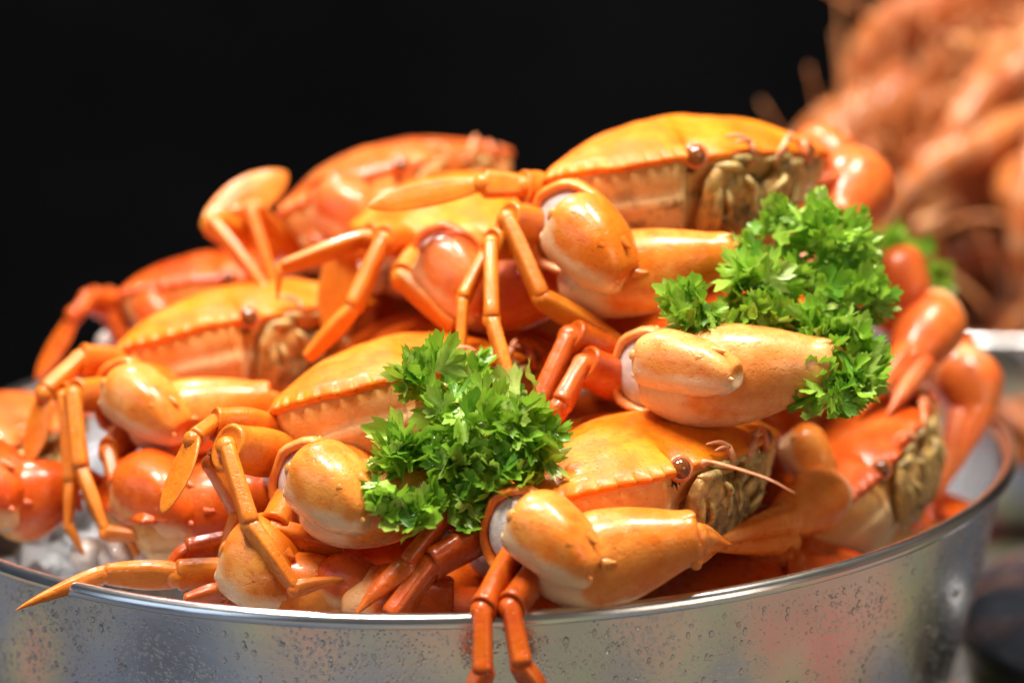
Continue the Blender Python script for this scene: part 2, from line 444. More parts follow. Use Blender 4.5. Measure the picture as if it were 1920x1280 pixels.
T_TOE = tpl('toe',
    [(-.02, 0, 0, .3, .34, 2), (.03, 0, 0, .58, .74, 2.2), (.14, 0, .02, .66, .92, 2.2), (.4, 0, .10, .55, .76, 2.1), (.7, 0, .08, .36, .46, 2), (.9, 0, -.04, .16, .20, 2), (1.0, 0, -.16, .02, .02, 2)],
    lambda x, y, z: float(.4 * sstep(.5, 1, x)), n=30, m=30, ridge=lambda x, a: 1 - .13 * np.exp(-(np.cos(a) / .13) ** 2) * (0.06 < x) * (x < .9) - .07 * np.exp(-(np.cos(a - .9) / .1) ** 2) * (x > .1) * (x < .9))
T_PAD = tpl('paddle',
    [(-.02, 0, 0, .14, .2, 2), (.03, 0, 0, .22, .42, 2), (.15, 0, .03, .24, .72, 2), (.4, 0, .05, .21, .98, 2), (.65, 0, .02, .17, .94, 2), (.85, 0, -.04, .12, .66, 2), (.96, 0, -.06, .07, .32, 2), (1.0, 0, -.06, .02, .04, 2)],
    lambda x, y, z: float(.12 * sstep(.75, 1, abs(z) / (1.02 - .2 * x))), n=36, m=30, ridge=lambda x, a: 1 + 0 * a - .25 * (np.abs(np.cos(a)) > .55) * np.clip(x * 5, 0, 1) * (x < .8))
BALL = mesh('ball', *ball(24, 16), tint=np.zeros(24 * 17))
BALLS = mesh('ball_small', *ball(14, 10), tint=np.zeros(14 * 11))

# face pieces in carapace units
def make_eyering():
    V = []; F = []; n, k = 24, 10
    for i in range(n):
        a = 2 * math.pi * i / n
        for j in range(k):
            b = 2 * math.pi * j / k; r = .027 + .008 * math.cos(b)
            V.append((.010 * math.sin(b), r * math.cos(a), r * math.sin(a)))
    for i in range(n):
        for j in range(k):
            F.append((i*k + j, ((i+1) % n)*k + j, ((i+1) % n)*k + (j+1) % k, i*k + (j+1) % k))
    return mesh('eye_ring', V, F)
EYERING = make_eyering()

def plate(p0, p1, hw, th, name='plate'):
    """flat mouth plate with bevelled rim"""
    st = [(0, 0, 0, .3, .3, 2.2), (.06, 0, 0, .62, .65, 2.3), (.3, 0, 0, .9, 1, 2.4), (.6, 0, 0, 1, .92, 2.4), (.9, 0, 0, .7, .7, 2.3), (1, 0, 0, .25, .3, 2)]
    v, f = loft(st, 16, 14)
    M = frame(p0, p1, hw, (0, 1, 0), th)
    return np.array([tuple(M @ Vector(p)) for p in v]), f

def make_face(side):
    s = side
    a = join(plate((.195, s*.046, -.228), (.284, s*.062, -.108), .058, .026), plate((.276, s*.072, -.120), (.306, s*.105, -.046), .052, .024), plate((.190, s*.125, -.220), (.292, s*.165, -.070), .040, .020), plate((.262, s*.150, -.120), (.312, s*.130, -.030), .050, .020), plate((.230, s*.020, -.200), (.300, s*.040, -.070), .030, .022))
    P = []
    for i, (y0, z0, x0, y1, z1, x1, r) in enumerate(((.014, -.190, .235, .020, -.080, .306, .008), (.030, -.105, .300, .075, -.055, .314, .009), (.120, -.205, .210, .155, -.060, .300, .016),
            (.060, -.040, .306, .168, -.030, .306, .013), (.010, -.022, .314, .120, -.012, .312, .012), (.100, -.160, .268, .130, -.085, .300, .008))):
        m_ = ((x0 + x1) / 2 + .022, s * ((y0 + y1) / 2 + .012), (z0 + z1) / 2)
        P.append(tube(bez([(x0, s*y0, z0), m_, (x1, s*y1, z1)], 9), r * np.array([.5, .85, 1, 1.08, 1, .95, .85, .65, .25]), 9))
    r_ = np.random.default_rng(7)
    for i in range(26):
        y = r_.uniform(.0, .19); z = r_.uniform(-.17, -.03); x = .292 + .12 * (z + .06) * (z < -.06) 
        P.append(cone((x, s*y, z), (.7, r_.normal() * .6, -.3 + r_.normal() * .6), .0018, .024, 4))
    return mesh('maxilliped', *a), mesh('mouth_palp', *join(*P))
FACE = {s: make_face(s) for s in (-1, 1)}
def make_cavity():
    v, f = ball(20, 12); v = v * np.array([.055, .17, .10]) + np.array([.240, 0, -.115]); return mesh('mouth_cavity', v, f)
CAVITY = make_cavity()
def make_antennule(s):
    v, f = join(tube([(.318, s*.045, -.03), (.345, s*.055, -.002), (.350, s*.07, .022)], [.014, .011, .009], 8),
                tube(bez([(.350, s*.07, .022), (.345, s*.10, .040), (.325, s*.13, .042)], 8), np.linspace(.008, .003, 8), 6),
                tube(bez([(.350, s*.07, .022), (.348, s*.10, .026), (.34, s*.12, .022)], 8), np.linspace(.006, .003, 8), 6))
    return mesh('antennule', v, f)
ANTN = {s: make_antennule(s) for s in (-1, 1)}
def make_setae(s):
    parts = []
    r_ = np.random.default_rng(4)
    for i in range(22):
        y = s * (.185 + .075 * r_.random()); z = -.035 + .045 * r_.random()
        parts.append(cone((.262, y, z), (.6, s * (.5 + .5 * r_.random()), r_.normal() * .5), .004, .034 + .012 * r_.random(), 5))
    return mesh('orbit_setae', *join(*parts))
SETAE = {s: make_setae(s) for s in (-1, 1)}
def make_socket(s):
    v, f = ball(14, 10); v = v * np.array([.026, .046, .030]) + np.array([.256, s*.215, -.006]); return mesh('eye_socket', v, f)
SOCK = {s: make_socket(s) for s in (-1, 1)}
def rot3(h, p, r):
    h, p, r = map(math.radians, (h, p, r))
    return Matrix.Rotation(h, 4, 'Z') @ Matrix.Rotation(-p, 4, 'Y') @ Matrix.Rotation(r, 4, 'X')

class Crab:
    def __init__(s, pos, rot, width, label, shellm=AMBER, belly=BELLY, legm=LEGM, clawm=CLAWM, face=True, seed=0, flip=False):
        s.M = Matrix.Translation(pos) @ rot3(*rot) @ Matrix.Scale(width, 4)
        s.W = width; s.legm = legm; s.clawm = clawm
        base = s.M @ Vector((0, 0, -.235))
        s.o = thing('crab', base, label, 'crab', 'cooked crabs heaped in the steel bowl')
        link('carapace', CARA[seed % 3], shellm, s.o, s.M)
        link('underside', UNDER, belly, s.o, s.M)
        for i in range(4):
            link('leg_base', BALLS, MEMB, s.o, s.M @ Matrix.Translation((.10 - .11 * i, -(.38 - .03 * abs(i - 1.5)), -.135)) @ Matrix.Diagonal((.05, .06, .05, 1)))
        if face:
            link('mouth_cavity', CAVITY, CAVM, s.o, s.M)
            for q in (-1, 1):
                mx = link('maxilliped', FACE[q][0], MOUTH, s.o, s.M); link('palp', FACE[q][1], MOUTHP, mx, s.M)
                link('eye_socket', SOCK[q], DARK, s.o, s.M)
                E = s.M @ Matrix.Translation((.288, q * .214, .002)) @ Matrix.Rotation(math.radians(q * 38), 4, 'Z')
                eye = link('eye', BALL, EYE, s.o, E @ Matrix.Scale(.028, 4))
                link('eye_ring', EYERING, RING, eye, E @ Matrix.Translation((.002, 0, 0)))
                link('setae', SETAE[q], SPINE, s.o, s.M)
                link('antennule', ANTN[q], FEEL, s.o, s.M)
    def claw(s, arm, wrist, palm, fingers=(), up=(0, 0, 1), mat=None):
        m = mat or s.clawm
        pm = link('claw', T_PALM, m, s.o, frame(palm[0], palm[1], palm[2], up))
        if wrist:
            Mw = frame(wrist[0], wrist[1], wrist[2], up, wrist[2] * .95)
            link('wrist', T_WRIST, m, pm, Mw)
            link('joint_membrane', BALL, MEMB, pm, Mw @ Matrix.Translation((.86, 0, -.50)) @ Matrix.Diagonal((.12, .74, .40, 1)))
        if arm:
            c, hw, yb = arm                                   # centre of the opening, its half height, how far back the arm starts
            c = Vector(c) + Vector((-.0030, -.003, -.0005)); hw *= .95; d = Vector((.42, 1, -.10)).normalized()
            Ma = frame(c + d * yb, c, hw, up)
            link('arm', T_ARM, m, pm, Ma)
            link('joint_membrane', BALL, MEMB, pm, Ma @ Matrix.Translation((.96, 0, 0)) @ Matrix.Diagonal((.14, .95, .95, 1)))
        for k, a, b, hw in fingers:
            link('movable_finger' if k == 'd' else 'fixed_finger', T_DACT if k == 'd' else T_FIX, m, pm, frame(a, b, hw * .85, up))
        return pm
    def leg(s, pts, hws, kinds='1234', up=(0, -.5, 1), mat=None):
        """pts: joints; kinds: 1 upper 2 middle 3 lower 4 toe p paddle"""
        root = None
        T = {'1': ('leg', T_LEG1), '2': ('leg_middle', T_LEG2), '3': ('leg_lower', T_LEG3), '4': ('toe', T_TOE), 'p': ('paddle', T_PAD)}
        for i, k in enumerate(kinds):
            nm, me = T[k]
            if root is None: nm = 'leg'
            a, b = Vector(pts[i]), Vector(pts[i + 1])
            d = (b - a)
            hw = hws[i] * (.88 if k == '1' else .78)
            if i: a = a - d.normalized() * hw * .35
            o = link(nm, me, mat or s.legm, root or s.o, frame(a, b, hw, up))
            if root is None: root = o
            else:
                link('knuckle', BALLS, mat or s.legm, root, Matrix.Translation(Vector(pts[i])) @ Matrix.Scale(min(hws[i], hws[i-1]) * .62, 4))
        return root

# ------------------------------------------------------------------ the setting
def steel(name, tone, rough, wet=True):
    m, t, b = new_mat(name)
    b.inputs['Metallic'].default_value = 1
    c = mixc(t, ramp(t, noise(t, 14, 4), .35, .7), tuple(x * .82 for x in tone), tone)
    t.links.new(c, b.inputs['Base Color'])
    g = N(t, 'ShaderNodeNewGeometry'); mp = N(t, 'ShaderNodeMapping'); mp.inputs['Scale'].default_value = (1, 1, 16)
    t.links.new(g.outputs['Position'], mp.inputs['Vector'])
    br = noise(t, 60, 5, .6, mp.outputs['Vector'])
    r = N(t, 'ShaderNodeMapRange'); t.links.new(br, r.inputs[0]); r.inputs[3].default_value = rough - .06; r.inputs[4].default_value = rough + .10
    t.links.new(r.outputs[0], b.inputs['Roughness'])
    h = mul(t, br, .10)
    if wet:
        vo = N(t, 'ShaderNodeTexVoronoi', Scale=520.0); t.links.new(g.outputs['Position'], vo.inputs['Vector'])
        dr = ramp(t, vo.outputs['Distance'], .42, .12); mk = ramp(t, noise(t, 34, 4), .42, .60)
        h = mul(t, h, mul(t, mul(t, dr, mk), .55), 'ADD'); h = mul(t, h, mul(t, noise(t, 45, 3), .8), 'ADD')
    bump(t, b, h, .30, .0016)
    return m
STEEL = steel('wet_steel', (.84, .83, .83), .20)
RIMM = steel('rim_steel', (.92, .91, .90), .22, wet=False)

TABLE_Z = -.172
def sheet(name, pts, mat, kind='structure'):
    o = link(name, mesh(name, pts, [(0, 1, 2, 3)], smooth=False), mat)
    return meta(o, kind=kind)
def reflection_table():  # invented colour patches on the table, added to tint the bowl's reflections
    m, t, b = new_mat('table_reflection_patches')
    g = N(t, 'ShaderNodeNewGeometry'); sx = N(t, 'ShaderNodeSeparateXYZ'); t.links.new(g.outputs['Position'], sx.inputs[0])
    f = mul(t, mul(t, sx.outputs['X'], .14), noise(t, 5.5, 2), 'ADD')
    r = N(t, 'ShaderNodeValToRGB'); e = r.color_ramp.elements
    e[0].position = .26; e[0].color = (.012, .015, .02, 1); e[1].position = .74; e[1].color = (.15, .105, .075, 1)
    for p_, c_ in ((.36, (.035, .05, .08, 1)), (.44, (.06, .075, .11, 1)), (.48, (.09, .078, .065, 1)), (.52, (.10, .14, .05, 1)), (.55, (.15, .12, .09, 1)), (.60, (.22, .045, .035, 1)), (.63, (.15, .115, .09, 1))):
        q_ = e.new(p_); q_.color = c_
    t.links.new(f, r.inputs['Fac']); t.links.new(r.outputs['Color'], b.inputs['Base Color']); b.inputs['Roughness'].default_value = .6
    return m
TABM = reflection_table()
def slab(name, x0, x1, y0, y1, z0, z1, mat):
    v = [(x, y, z) for z in (z0, z1) for y in (y0, y1) for x in (x0, x1)]
    f = [(0, 2, 3, 1), (4, 5, 7, 6), (0, 1, 5, 4), (2, 6, 7, 3), (0, 4, 6, 2), (1, 3, 7, 5)]
    return meta(link(name, mesh(name, v, f, smooth=False), mat), kind='structure')
slab('table_top', -1.2, 1.4, -1.0, .70, TABLE_Z - .04, TABLE_Z, TABM)
BLACK = plain('dark_wall', (.010, .010, .0115), .8, .3, 1.3)
BLACK.node_tree.nodes['Principled BSDF'].inputs['Specular IOR Level'].default_value = 0
slab('back_wall', -3.2, 3.6, 2.3, 2.4, -1.4, 2.6, BLACK)

def lathe(prof, n=160):
    V = []; F = []
    for r, z in prof:
        for j in range(n):
            a = 2 * math.pi * j / n; V.append((r * math.cos(a), r * math.sin(a), z))
    for i in range(len(prof) - 1):
        for j in range(n):
            q = (j + 1) % n; F.append((i*n + j, i*n + q, (i+1)*n + q, (i+1)*n + j))
    return np.array(V), F

def wall_r(z):   # outer radius of the big bowl at height z
    u = np.clip(-z / .165, 0, 1); return .2475 - .040 * u ** 1.25 - .03 * sstep(.86, 1, u) 

def big_bowl():
    t = thing('serving_bowl', (0, 0, TABLE_Z), 'large steel bowl with rolled rim, wet with condensation, full of crabs', 'bowl')
    zs = [-.004, -.012, -.03, -.05, -.07, -.09, -.11, -.13, -.145, -.155, -.162, -.167, -.170]
    outer = [(wall_r(z), z) for z in zs] + [(.12, -.1715), (.02, -.1715)]
    inner = [(.02, -.168), (.12, -.168)] + [(wall_r(z) - .0016, z) for z in zs[::-1][1:]] + [(wall_r(-.004) - .0012, -.003)]
    v, f = lathe(outer)
    v2, f2 = lathe(inner)
    link('wall', mesh('wall', *join((v, [tuple(reversed(q)) for q in f]), (v2, [tuple(reversed(q)) for q in f2]))), STEEL, t)
    ring = [(.2500 + .0031 * math.cos(a), .0 + .0031 * math.sin(a)) for a in np.linspace(0, 2 * math.pi, 15)]
    link('rim', mesh('rim', *lathe(ring, 220)), RIMM, t)
    return t
BOWL = big_bowl()

# condensation: thousands of drops clinging to the outside
def droplets():
    v0, f0 = ball(8, 6); P = []; r_ = np.random.default_rng(5)
    n = 15000
    for i in range(n):
        a = math.radians(r_.uniform(-172, -8)); z = -.0085 - .115 * r_.random() ** 1.2
        dens = .5 + .5 * math.sin(a * 9 + 2 * math.sin(z * 60)) * math.sin(z * 75 + a * 5)
        if r_.random() > .25 + .75 * dens: continue
        s = .00022 + .00085 * r_.random() ** 6
        if r_.random() < .012: s *= 1.7
        st = 1 + .9 * r_.random() * (s > .0007)
        R = wall_r(z)
        nrm = Vector((math.cos(a), math.sin(a), -.12)); tan = Vector((-math.sin(a), math.cos(a), 0)); upv = nrm.cross(tan)
        c = Vector((R * math.cos(a), R * math.sin(a), z))
        M = np.array([tan * s, upv * s * st, nrm * s * .55])
        P.append((v0 @ M + np.array(c), f0))
    m, t, b = new_mat('water'); b.inputs['Transmission Weight'].default_value = 1; b.inputs['IOR'].default_value = 1.33
    b.inputs['Roughness'].default_value = .02; b.inputs['Base Color'].default_value = (.97, .98, 1, 1)
    o = link('water_drops', mesh('water_drops', *join(*P)), m, BOWL); o['kind'] = 'stuff'
droplets()

# crushed ice under the crabs
def ice():
    r_ = np.random.default_rng(9); P = []
    base = [(0.001, -.020)] + [(r, -.020 - .020 * (r / .236) ** 2) for r in np.linspace(.02, .236, 14)]
    v, f = lathe(base, 90)
    v[:, 2] += .006 * np.sin(v[:, 0] * 90) * np.sin(v[:, 1] * 84) + .004 * np.sin(v[:, 0] * 210 + 1) * np.sin(v[:, 1] * 190)
    P.append((v, f))
    drop = lambda x: .075 * sstep(-.06, .08, x)
    v[:, 2] -= drop(v[:, 0]); f = [q for q in f if v[q[0], 0] < .04]
    for i in range(1500):
        a = r_.uniform(0, 2 * math.pi); r = .236 * math.sqrt(r_.random()) * .985
        z = -.020 - .020 * (r / .236) ** 2 - drop(r * math.cos(a))
        s = r_.uniform(.004, .010)
        q = r_.normal(size=(8, 3)) * .28 + np.array([(x, y, w) for w in (-1, 1) for y in (-1, 1) for x in (-1, 1)])
        if r * math.cos(a) > .03: continue
        if r + s * 1.8 > wall_r(z) - .006: continue
        A = Matrix.Rotation(r_.uniform(0, 6.3), 3, Vector(r_.normal(size=3)).normalized())
        q = np.array([tuple(A @ Vector(p)) for p in q]) * s * .7 + np.array([r * math.cos(a), r * math.sin(a), z])
        P.append((q, [(0, 2, 3, 1), (4, 5, 7, 6), (0, 1, 5, 4), (2, 6, 7, 3), (0, 4, 6, 2), (1, 3, 7, 5)]))
    m, t, b = new_mat('crushed_ice'); b.inputs['Base Color'].default_value = (.80, .84, .90, 1); b.inputs['Roughness'].default_value = .12
    b.inputs['Transmission Weight'].default_value = .45; b.inputs['IOR'].default_value = 1.31
    b.inputs['Subsurface Weight'].default_value = .4; b.inputs['Subsurface Radius'].default_value = (.01, .01, .012); b.inputs['Subsurface Scale'].default_value = 1
    o = link('crushed_ice', mesh('crushed_ice', *join(*P), smooth=False), m)
    meta(o, 'crushed ice heaped in the steel bowl under the crabs', 'ice', kind='stuff')
ice()

# ------------------------------------------------------------------ the crabs
mm = .001
# A: front crab whose claw rests on the rim
A = Crab((.0687, -.1521, .0284), (-32.7, 14.5, -4), .1575, 'amber crab with its face uncovered, one claw and two legs over the bowl rim')
A.claw(arm=(W(995, 992, -.222), .0165, .05), wrist=(W(962, 966, -.238), W(1126, 1058, -.252), .0140),
       palm=(W(995, 1066, -.236), W(1312, 1014, -.236), .0184),
       fingers=[('f', W(1290, 1034, -.236), W(1345, 1045, -.200), .0100), ('d', W(1296, 1008, -.236), W(1372, 1000, -.198), .0105)])
A.claw(arm=None, wrist=(W(1478, 815, -.105), W(1560, 900, -.108), .0108),
       palm=(W(1580, 905, -.112), W(1458, 985, -.150), .0138),
       fingers=[('d', W(1478, 970, -.153), W(1300, 1012, -.200), .0098), ('f', W(1482, 1015, -.148), W(1305, 1042, -.195), .0092)], up=(.35, -.1, .9), mat=CLAWM)
A.leg([W(1390, 870, -.10), W(1430, 820, -.085), W(1480, 850, -.09)], [.0105, .0090], '12', mat=LEGR)
A.leg([W(985, 1000, -.215), W(905, 1145, -.254), W(905, 1262, -.262), W(880, 1330, -.262)], [.0085, .0078, .0075], '123', mat=LEGR)
A.leg([W(1040, 1030, -.220), W(958, 1140, -.253), W(978, 1248, -.262), W(1030, 1330, -.262)], [.0090, .0078, .0072], '123', mat=LEGR)
A.leg([W(960, 975, -.205), W(808, 1058, -.222), W(735, 1160, -.232)], [.0088, .0080], '12', mat=LEGR)
A.leg([W(925, 930, -.198), W(838, 965, -.212), W(765, 1060, -.224), W(662, 1152, -.236)], [.0080, .0062, .0066], '124', up=(.6, .5, .6), mat=LEGR)

link('antenna', mesh('antenna', *tube(bez([tuple(W(1318, 868, -.226)), tuple(W(1335, 866, -.229)), tuple(W(1400, 884, -.240)), tuple(W(1445, 900, -.246)), tuple(W(1490, 924, -.248))], 22), [.0016, .0016, .0014, .0010] + list(np.linspace(.0007, .00025, 18)), 7)), FEEL, A.o)
link('antenna', mesh('antenna', *tube(bez([tuple(W(1392, 832, -.150)), tuple(W(1420, 822, -.150)), tuple(W(1436, 832, -.150)), tuple(W(1438, 850, -.150))], 14), np.linspace(.0008, .0003, 14), 7)), FEEL, A.o)
# B: middle crab behind the front sprig
B = Crab((-.0232, -.1058, .0486), (-36.8, 23, -7.2), .1594, 'amber crab beside the front parsley sprig, face behind the leaves', seed=1)
B.claw(arm=(W(602, 908, -.188), .0180, .05), wrist=(W(556, 882, -.202), W(706, 948, -.218), .0152),
       palm=(W(560, 952, -.204), W(862, 925, -.203), .0172),
       fingers=[('d', W(845, 930, -.203), W(930, 890, -.165), .0105), ('f', W(845, 960, -.203), W(930, 930, -.165), .0100)])
B.leg([W(515, 800, -.165), W(400, 795, -.178), W(362, 825, -.190), W(306, 962, -.205)], [.0085, .0065, .0105], '12p', up=(.6, .1, .8))
B.leg([W(560, 860, -.160), W(425, 838, -.195), W(470, 985, -.212), W(553, 1104, -.222), W(650, 1082, -.218)], [.0115, .0070, .0066, .0052], '1234')
B.leg([W(570, 890, -.165), W(513, 995, -.198), W(640, 1035, -.195)], [.0105, .0085], '12')
B.leg([W(520, 840, -.168), W(395, 870, -.180), W(450, 960, -.180), W(415, 1060, -.185)], [.0080, .0062, .0060], '123')

# C: left crab
C_ = Crab((-.0991, -.0203, .0557), (-38.1, 21.8, -5.7), .1514, 'amber crab on the left with bare bristly mouthparts and its claw folded under', seed=2)
C_.claw(arm=(W(255, 742, -.098), .0160, .05), wrist=(W(208, 722, -.110), W(350, 796, -.128), .0134),
       palm=(W(240, 795, -.114), W(512, 760, -.108), .0165),
        fingers=[('d', W(500, 752, -.110), W(560, 745, -.085), .008), ('f', W(498, 775, -.110), W(560, 765, -.085), .008)])
C_.leg([W(260, 690, -.075), W(150, 675, -.09), W(85, 738, -.105), W(55, 868, -.115)], [.0090, .0075, .0085], '12p', up=(.5, .1, .8))
C_.leg([W(250, 740, -.08), W(138, 742, -.115), W(152, 880, -.130), W(200, 1000, -.145), W(305, 1010, -.150)], [.0090, .0072, .0062, .0055], '1234')
C_.leg([W(230, 730, -.075), W(120, 745, -.105), W(132, 905, -.120), W(128, 985, -.128), W(160, 1045, -.130)], [.0080, .0060, .0052, .004], '1234')
C_.leg([W(285, 780, -.085), W(205, 850, -.115), W(232, 960, -.132), W(262, 1045, -.140)], [.0092, .0078, .0070], '123')

# D: crab on top of the heap
D = Crab((.0957, -.0409, .1283), (-45.6, 16.1, -5.4), .1636, 'crab topping the heap, stained brown underneath, face towards the prawns', belly=BELLYD, seed=1)
D.claw(arm=(W(1082, 424, -.112), .0182, .05), wrist=(W(1044, 406, -.126), W(1184, 508, -.144), .0160),
       palm=(W(1045, 528, -.128), W(1374, 486, -.126), .0176),
       fingers=[('d', W(1360, 480, -.125), W(1440, 470, -.085), .0105), ('f', W(1360, 510, -.125), W(1440, 505, -.085), .0100)])
D.claw(arm=None, wrist=(W(1500, 300, .02), W(1610, 300, .0), .0160),
       palm=(W(1622, 300, .0), W(1560, 430, -.04), .0215),
       fingers=[('d', W(1575, 335, -.03), W(1430, 362, -.06), .0100), ('f', W(1570, 410, -.04), W(1430, 412, -.065), .0125)], up=(.6, -.2, .7), mat=ROSE)
D.leg([W(1040, 360, -.085), W(980, 350, -.095), W(905, 345, -.100), W(688, 386, -.112)], [.0085, .0075, .0072], '12p', up=(.1, .5, .9))
D.leg([W(1060, 440, -.095), W(950, 412, -.122), W(1016, 560, -.140), W(1160, 645, -.140)], [.0095, .0068, .0072], '123')
D.leg([W(1040, 450, -.095), W(920, 458, -.125), W(922, 600, -.145), W(968, 762, -.165), W(985, 800, -.17)], [.0085, .0064, .0062, .005], '1234')
D.leg([W(1010, 440, -.085), W(915, 470, -.115), W(868, 562, -.128), W(862, 700, -.142), W(868, 750, -.146)], [.0070, .0056, .0052, .004], '1234')

# E: crab under D with the big pale claw
E_ = Crab((.122, -.045, .0660), (-38, 7, -2), .155, 'crab pressed under the topmost one, its big pale claw below the right parsley', shellm=REDSH, legm=LEGR, seed=0)
E_.claw(arm=(W(1232, 692, -.152), .0165, .05), wrist=(W(1194, 672, -.172), W(1384, 692, -.192), .0118),
       palm=(W(1192, 706, -.170), W(1556, 694, -.168), .0205),
        fingers=[('d', W(1550, 675, -.168), W(1640, 650, -.12), .0120), ('f', W(1550, 715, -.168), W(1640, 690, -.12), .0110)], mat=CLAWP)
E_.claw(arm=None, wrist=(W(1640, 485, .0), W(1720, 600, -.005), .0175),
       palm=(W(1780, 560, -.0), W(1690, 690, -.035), .0175),
        fingers=[('d', W(1700, 660, -.035), W(1628, 765, -.07), .0110), ('f', W(1730, 680, -.035), W(1655, 780, -.065), .0110)], up=(.7, -.2, .6), mat=ROSE)
E_.leg([W(1190, 690, -.135), W(1068, 632, -.150), W(1005, 775, -.165)], [.0100, .0082], '12')
E_.leg([W(1210, 740, -.135), W(1092, 684, -.158), W(1052, 760, -.170), W(1020, 800, -.172)], [.0105, .0075, .0068], '123')

# F: red crab leaning on the right wall of the bowl
F_ = Crab((.1640, -.0536, -.0060), (-34.5, 32.1, 14), .146, 'red crab leaning nose up against the right inside of the bowl', shellm=REDSH, legm=LEGR, clawm=REDSH, seed=2)
F_.claw(arm=None, wrist=(W(1760, 690, .04), W(1835, 690, .02), .0150),
       palm=(W(1812, 655, .025), W(1822, 790, .0), .0165),
        fingers=[('d', W(1836, 770, .0), W(1775, 945, -.03), .0110), ('f', W(1800, 780, .0), W(1748, 930, -.03), .0105)], up=(.9, -.1, .2), mat=ROSE)

# G: back crab
G = Crab((-.0369, .0847, .0998), (-37, 28, -2), .1597, 'crab rearing up at the back of the heap, blunt paddle leg raised', shellm=ROSE, clawm=ROSE, seed=0)
G.claw(arm=(W(640, 390, .02), .016, .05), wrist=(W(598, 372, .010), W(725, 425, -.004), .0150),
       palm=(W(625, 425, .008), W(890, 400, .0), .0165), fingers=[('d', W(885, 390, .0), W(960, 380, .02), .01)])
G.leg([W(560, 420, .04), W(505, 470, .02), W(455, 400, .01), W(400, 410, .01)], [.0085, .0080, .0070], '123')
G.leg([W(560, 440, .05), W(545, 470, .03), W(468, 392, .0), W(525, 570, -.02)], [.0080, .0078, .0062], '123')
G.leg([W(520, 470, .02), W(398, 415, -.01), W(510, 560, -.03), W(560, 610, -.035)], [.0060, .0058, .0042], '134')
G.leg([W(440, 450, .0), W(395, 420, .0), W(536, 322, .03)], [.0070, .0125], '1p', up=(-.6, .2, .8), mat=LEGM)

# N: crab between G and D
N_ = Crab((.0065, .005, .1010), (-26, 2, -6), .155, 'orange crab wedged between the topmost crab and the rearing one', clawm=ROSE, seed=1)
N_.claw(arm=(W(848, 492, -.085), .0165, .04), wrist=(W(802, 470, -.092), W(922, 570, -.107), .0150),
       palm=(W(820, 560, -.095), W(1080, 550, -.095), .0155), fingers=[('d', W(1075, 555, -.098), W(1150, 550, -.08), .01)])
N_.leg([W(760, 440, -.06), W(690, 445, -.075), W(525, 503, -.085), W(520, 565, -.088)], [.0080, .0060, .0035], '134')
N_.leg([W(770, 450, -.065), W(718, 452, -.085), W(662, 578, -.10), W(575, 672, -.105)], [.0085, .0070, .0058], '123')
N_.leg([W(790, 470, -.07), W(752, 520, -.095), W(850, 615, -.11)], [.0085, .0072], '13')
N_.leg([W(730, 450, -.05), W(640, 470, -.055), W(628, 640, -.06)], [.007, .0120], '1p', up=(1, 0, 0))

# H, I: red crabs at the back left
H = Crab((-.1195, .0803, .0548), (-37.6, 17.4, -9.4), .1347, 'small red crab at the back left behind the bristly one', shellm=REDSH, legm=LEGR, clawm=REDSH, seed=2)
H.leg([W(270, 600, .05), W(190, 560, .04), W(232, 640, .035), W(225, 690, .03)], [.0090, .0085, .0070], '123')
H.leg([W(260, 600, .05), W(165, 560, .03), W(140, 590, .02), W(70, 712, .01)], [.0085, .0075, .0072], '12p', up=(.7, .1, .7))
H.claw(arm=None, wrist=(W(262, 570, .03), W(340, 615, .02), .0110), palm=(W(320, 620, .02), W(430, 600, .02), .0120))
I_ = Crab((-.226, -.045, .012), (-22, 14, -2), .155, 'pale orange crab at the far left of the heap over the bowl wall', shellm=ROSE, legm=LEGR, clawm=REDSH, seed=1)
I_.claw(arm=None, wrist=(W(-110, 880, -.105), W(55, 925, -.125), .0190), palm=(W(-25, 950, -.118), W(150, 915, -.110), .0175),
        fingers=[('d', W(145, 895, -.108), W(215, 890, -.09), .009)])

# K, L, M, Q: crabs low in the bowl
K = Crab((-.105, -.085, .006), (-20, 4, -4), .150, 'red crab low on the left, claw wet and dark orange between the legs', shellm=REDSH, legm=LEGR, clawm=REDSH, face=False, seed=0)
K.claw(arm=(W(275, 915, -.122), .0140, .04), wrist=(W(228, 905, -.130), W(385, 955, -.148), .0165), palm=(W(290, 965, -.142), W(530, 930, -.140), .0165),
       fingers=[('d', W(520, 915, -.14), W(600, 900, -.11), .009)])
L = Crab((-.050, -.130, -.022), (-25, 2, -4), .145, 'crab at the bottom with one pointed leg laid over the bowl rim', shellm=REDSH, legm=LEGM, clawm=CLAWM, face=False, seed=1)
L.claw(arm=None, wrist=(W(430, 1030, -.195), W(560, 1090, -.205), .0175), palm=(W(470, 1098, -.200), W(680, 1110, -.205), .0150), fingers=[('d', W(672, 1105, -.205), W(760, 1085, -.19), .008)], mat=CLAWM)
L.leg([W(520, 1060, -.175), W(428, 1068, -.192), W(330, 1078, -.196), W(196, 1076, -.196), W(28, 1141, -.215)], [.0085, .0078, .0078, .0058], '1234', up=(0, -.3, 1), mat=LEGM)
L.leg([W(500, 1030, -.170), W(430, 1015, -.180), W(350, 1035, -.185), W(320, 1065, -.188)], [.0078, .0072, .0060], '123', mat=LEGR)
L.leg([W(500, 1110, -.190), W(420, 1108, -.200), W(345, 1128, -.205)], [.0070, .0060], '13', mat=LEGR)
M_ = Crab((.006, -.160, -.028), (-28, 2, -6), .140, 'dark red crab deep between the front crab and the rim', shellm=REDSH, legm=LEGR, clawm=REDSH, face=False, seed=2)
M_.claw(arm=None, wrist=(W(600, 1085, -.205), W(735, 1105, -.214), .0105), palm=(W(640, 1120, -.216), W(850, 1125, -.214), .0140))
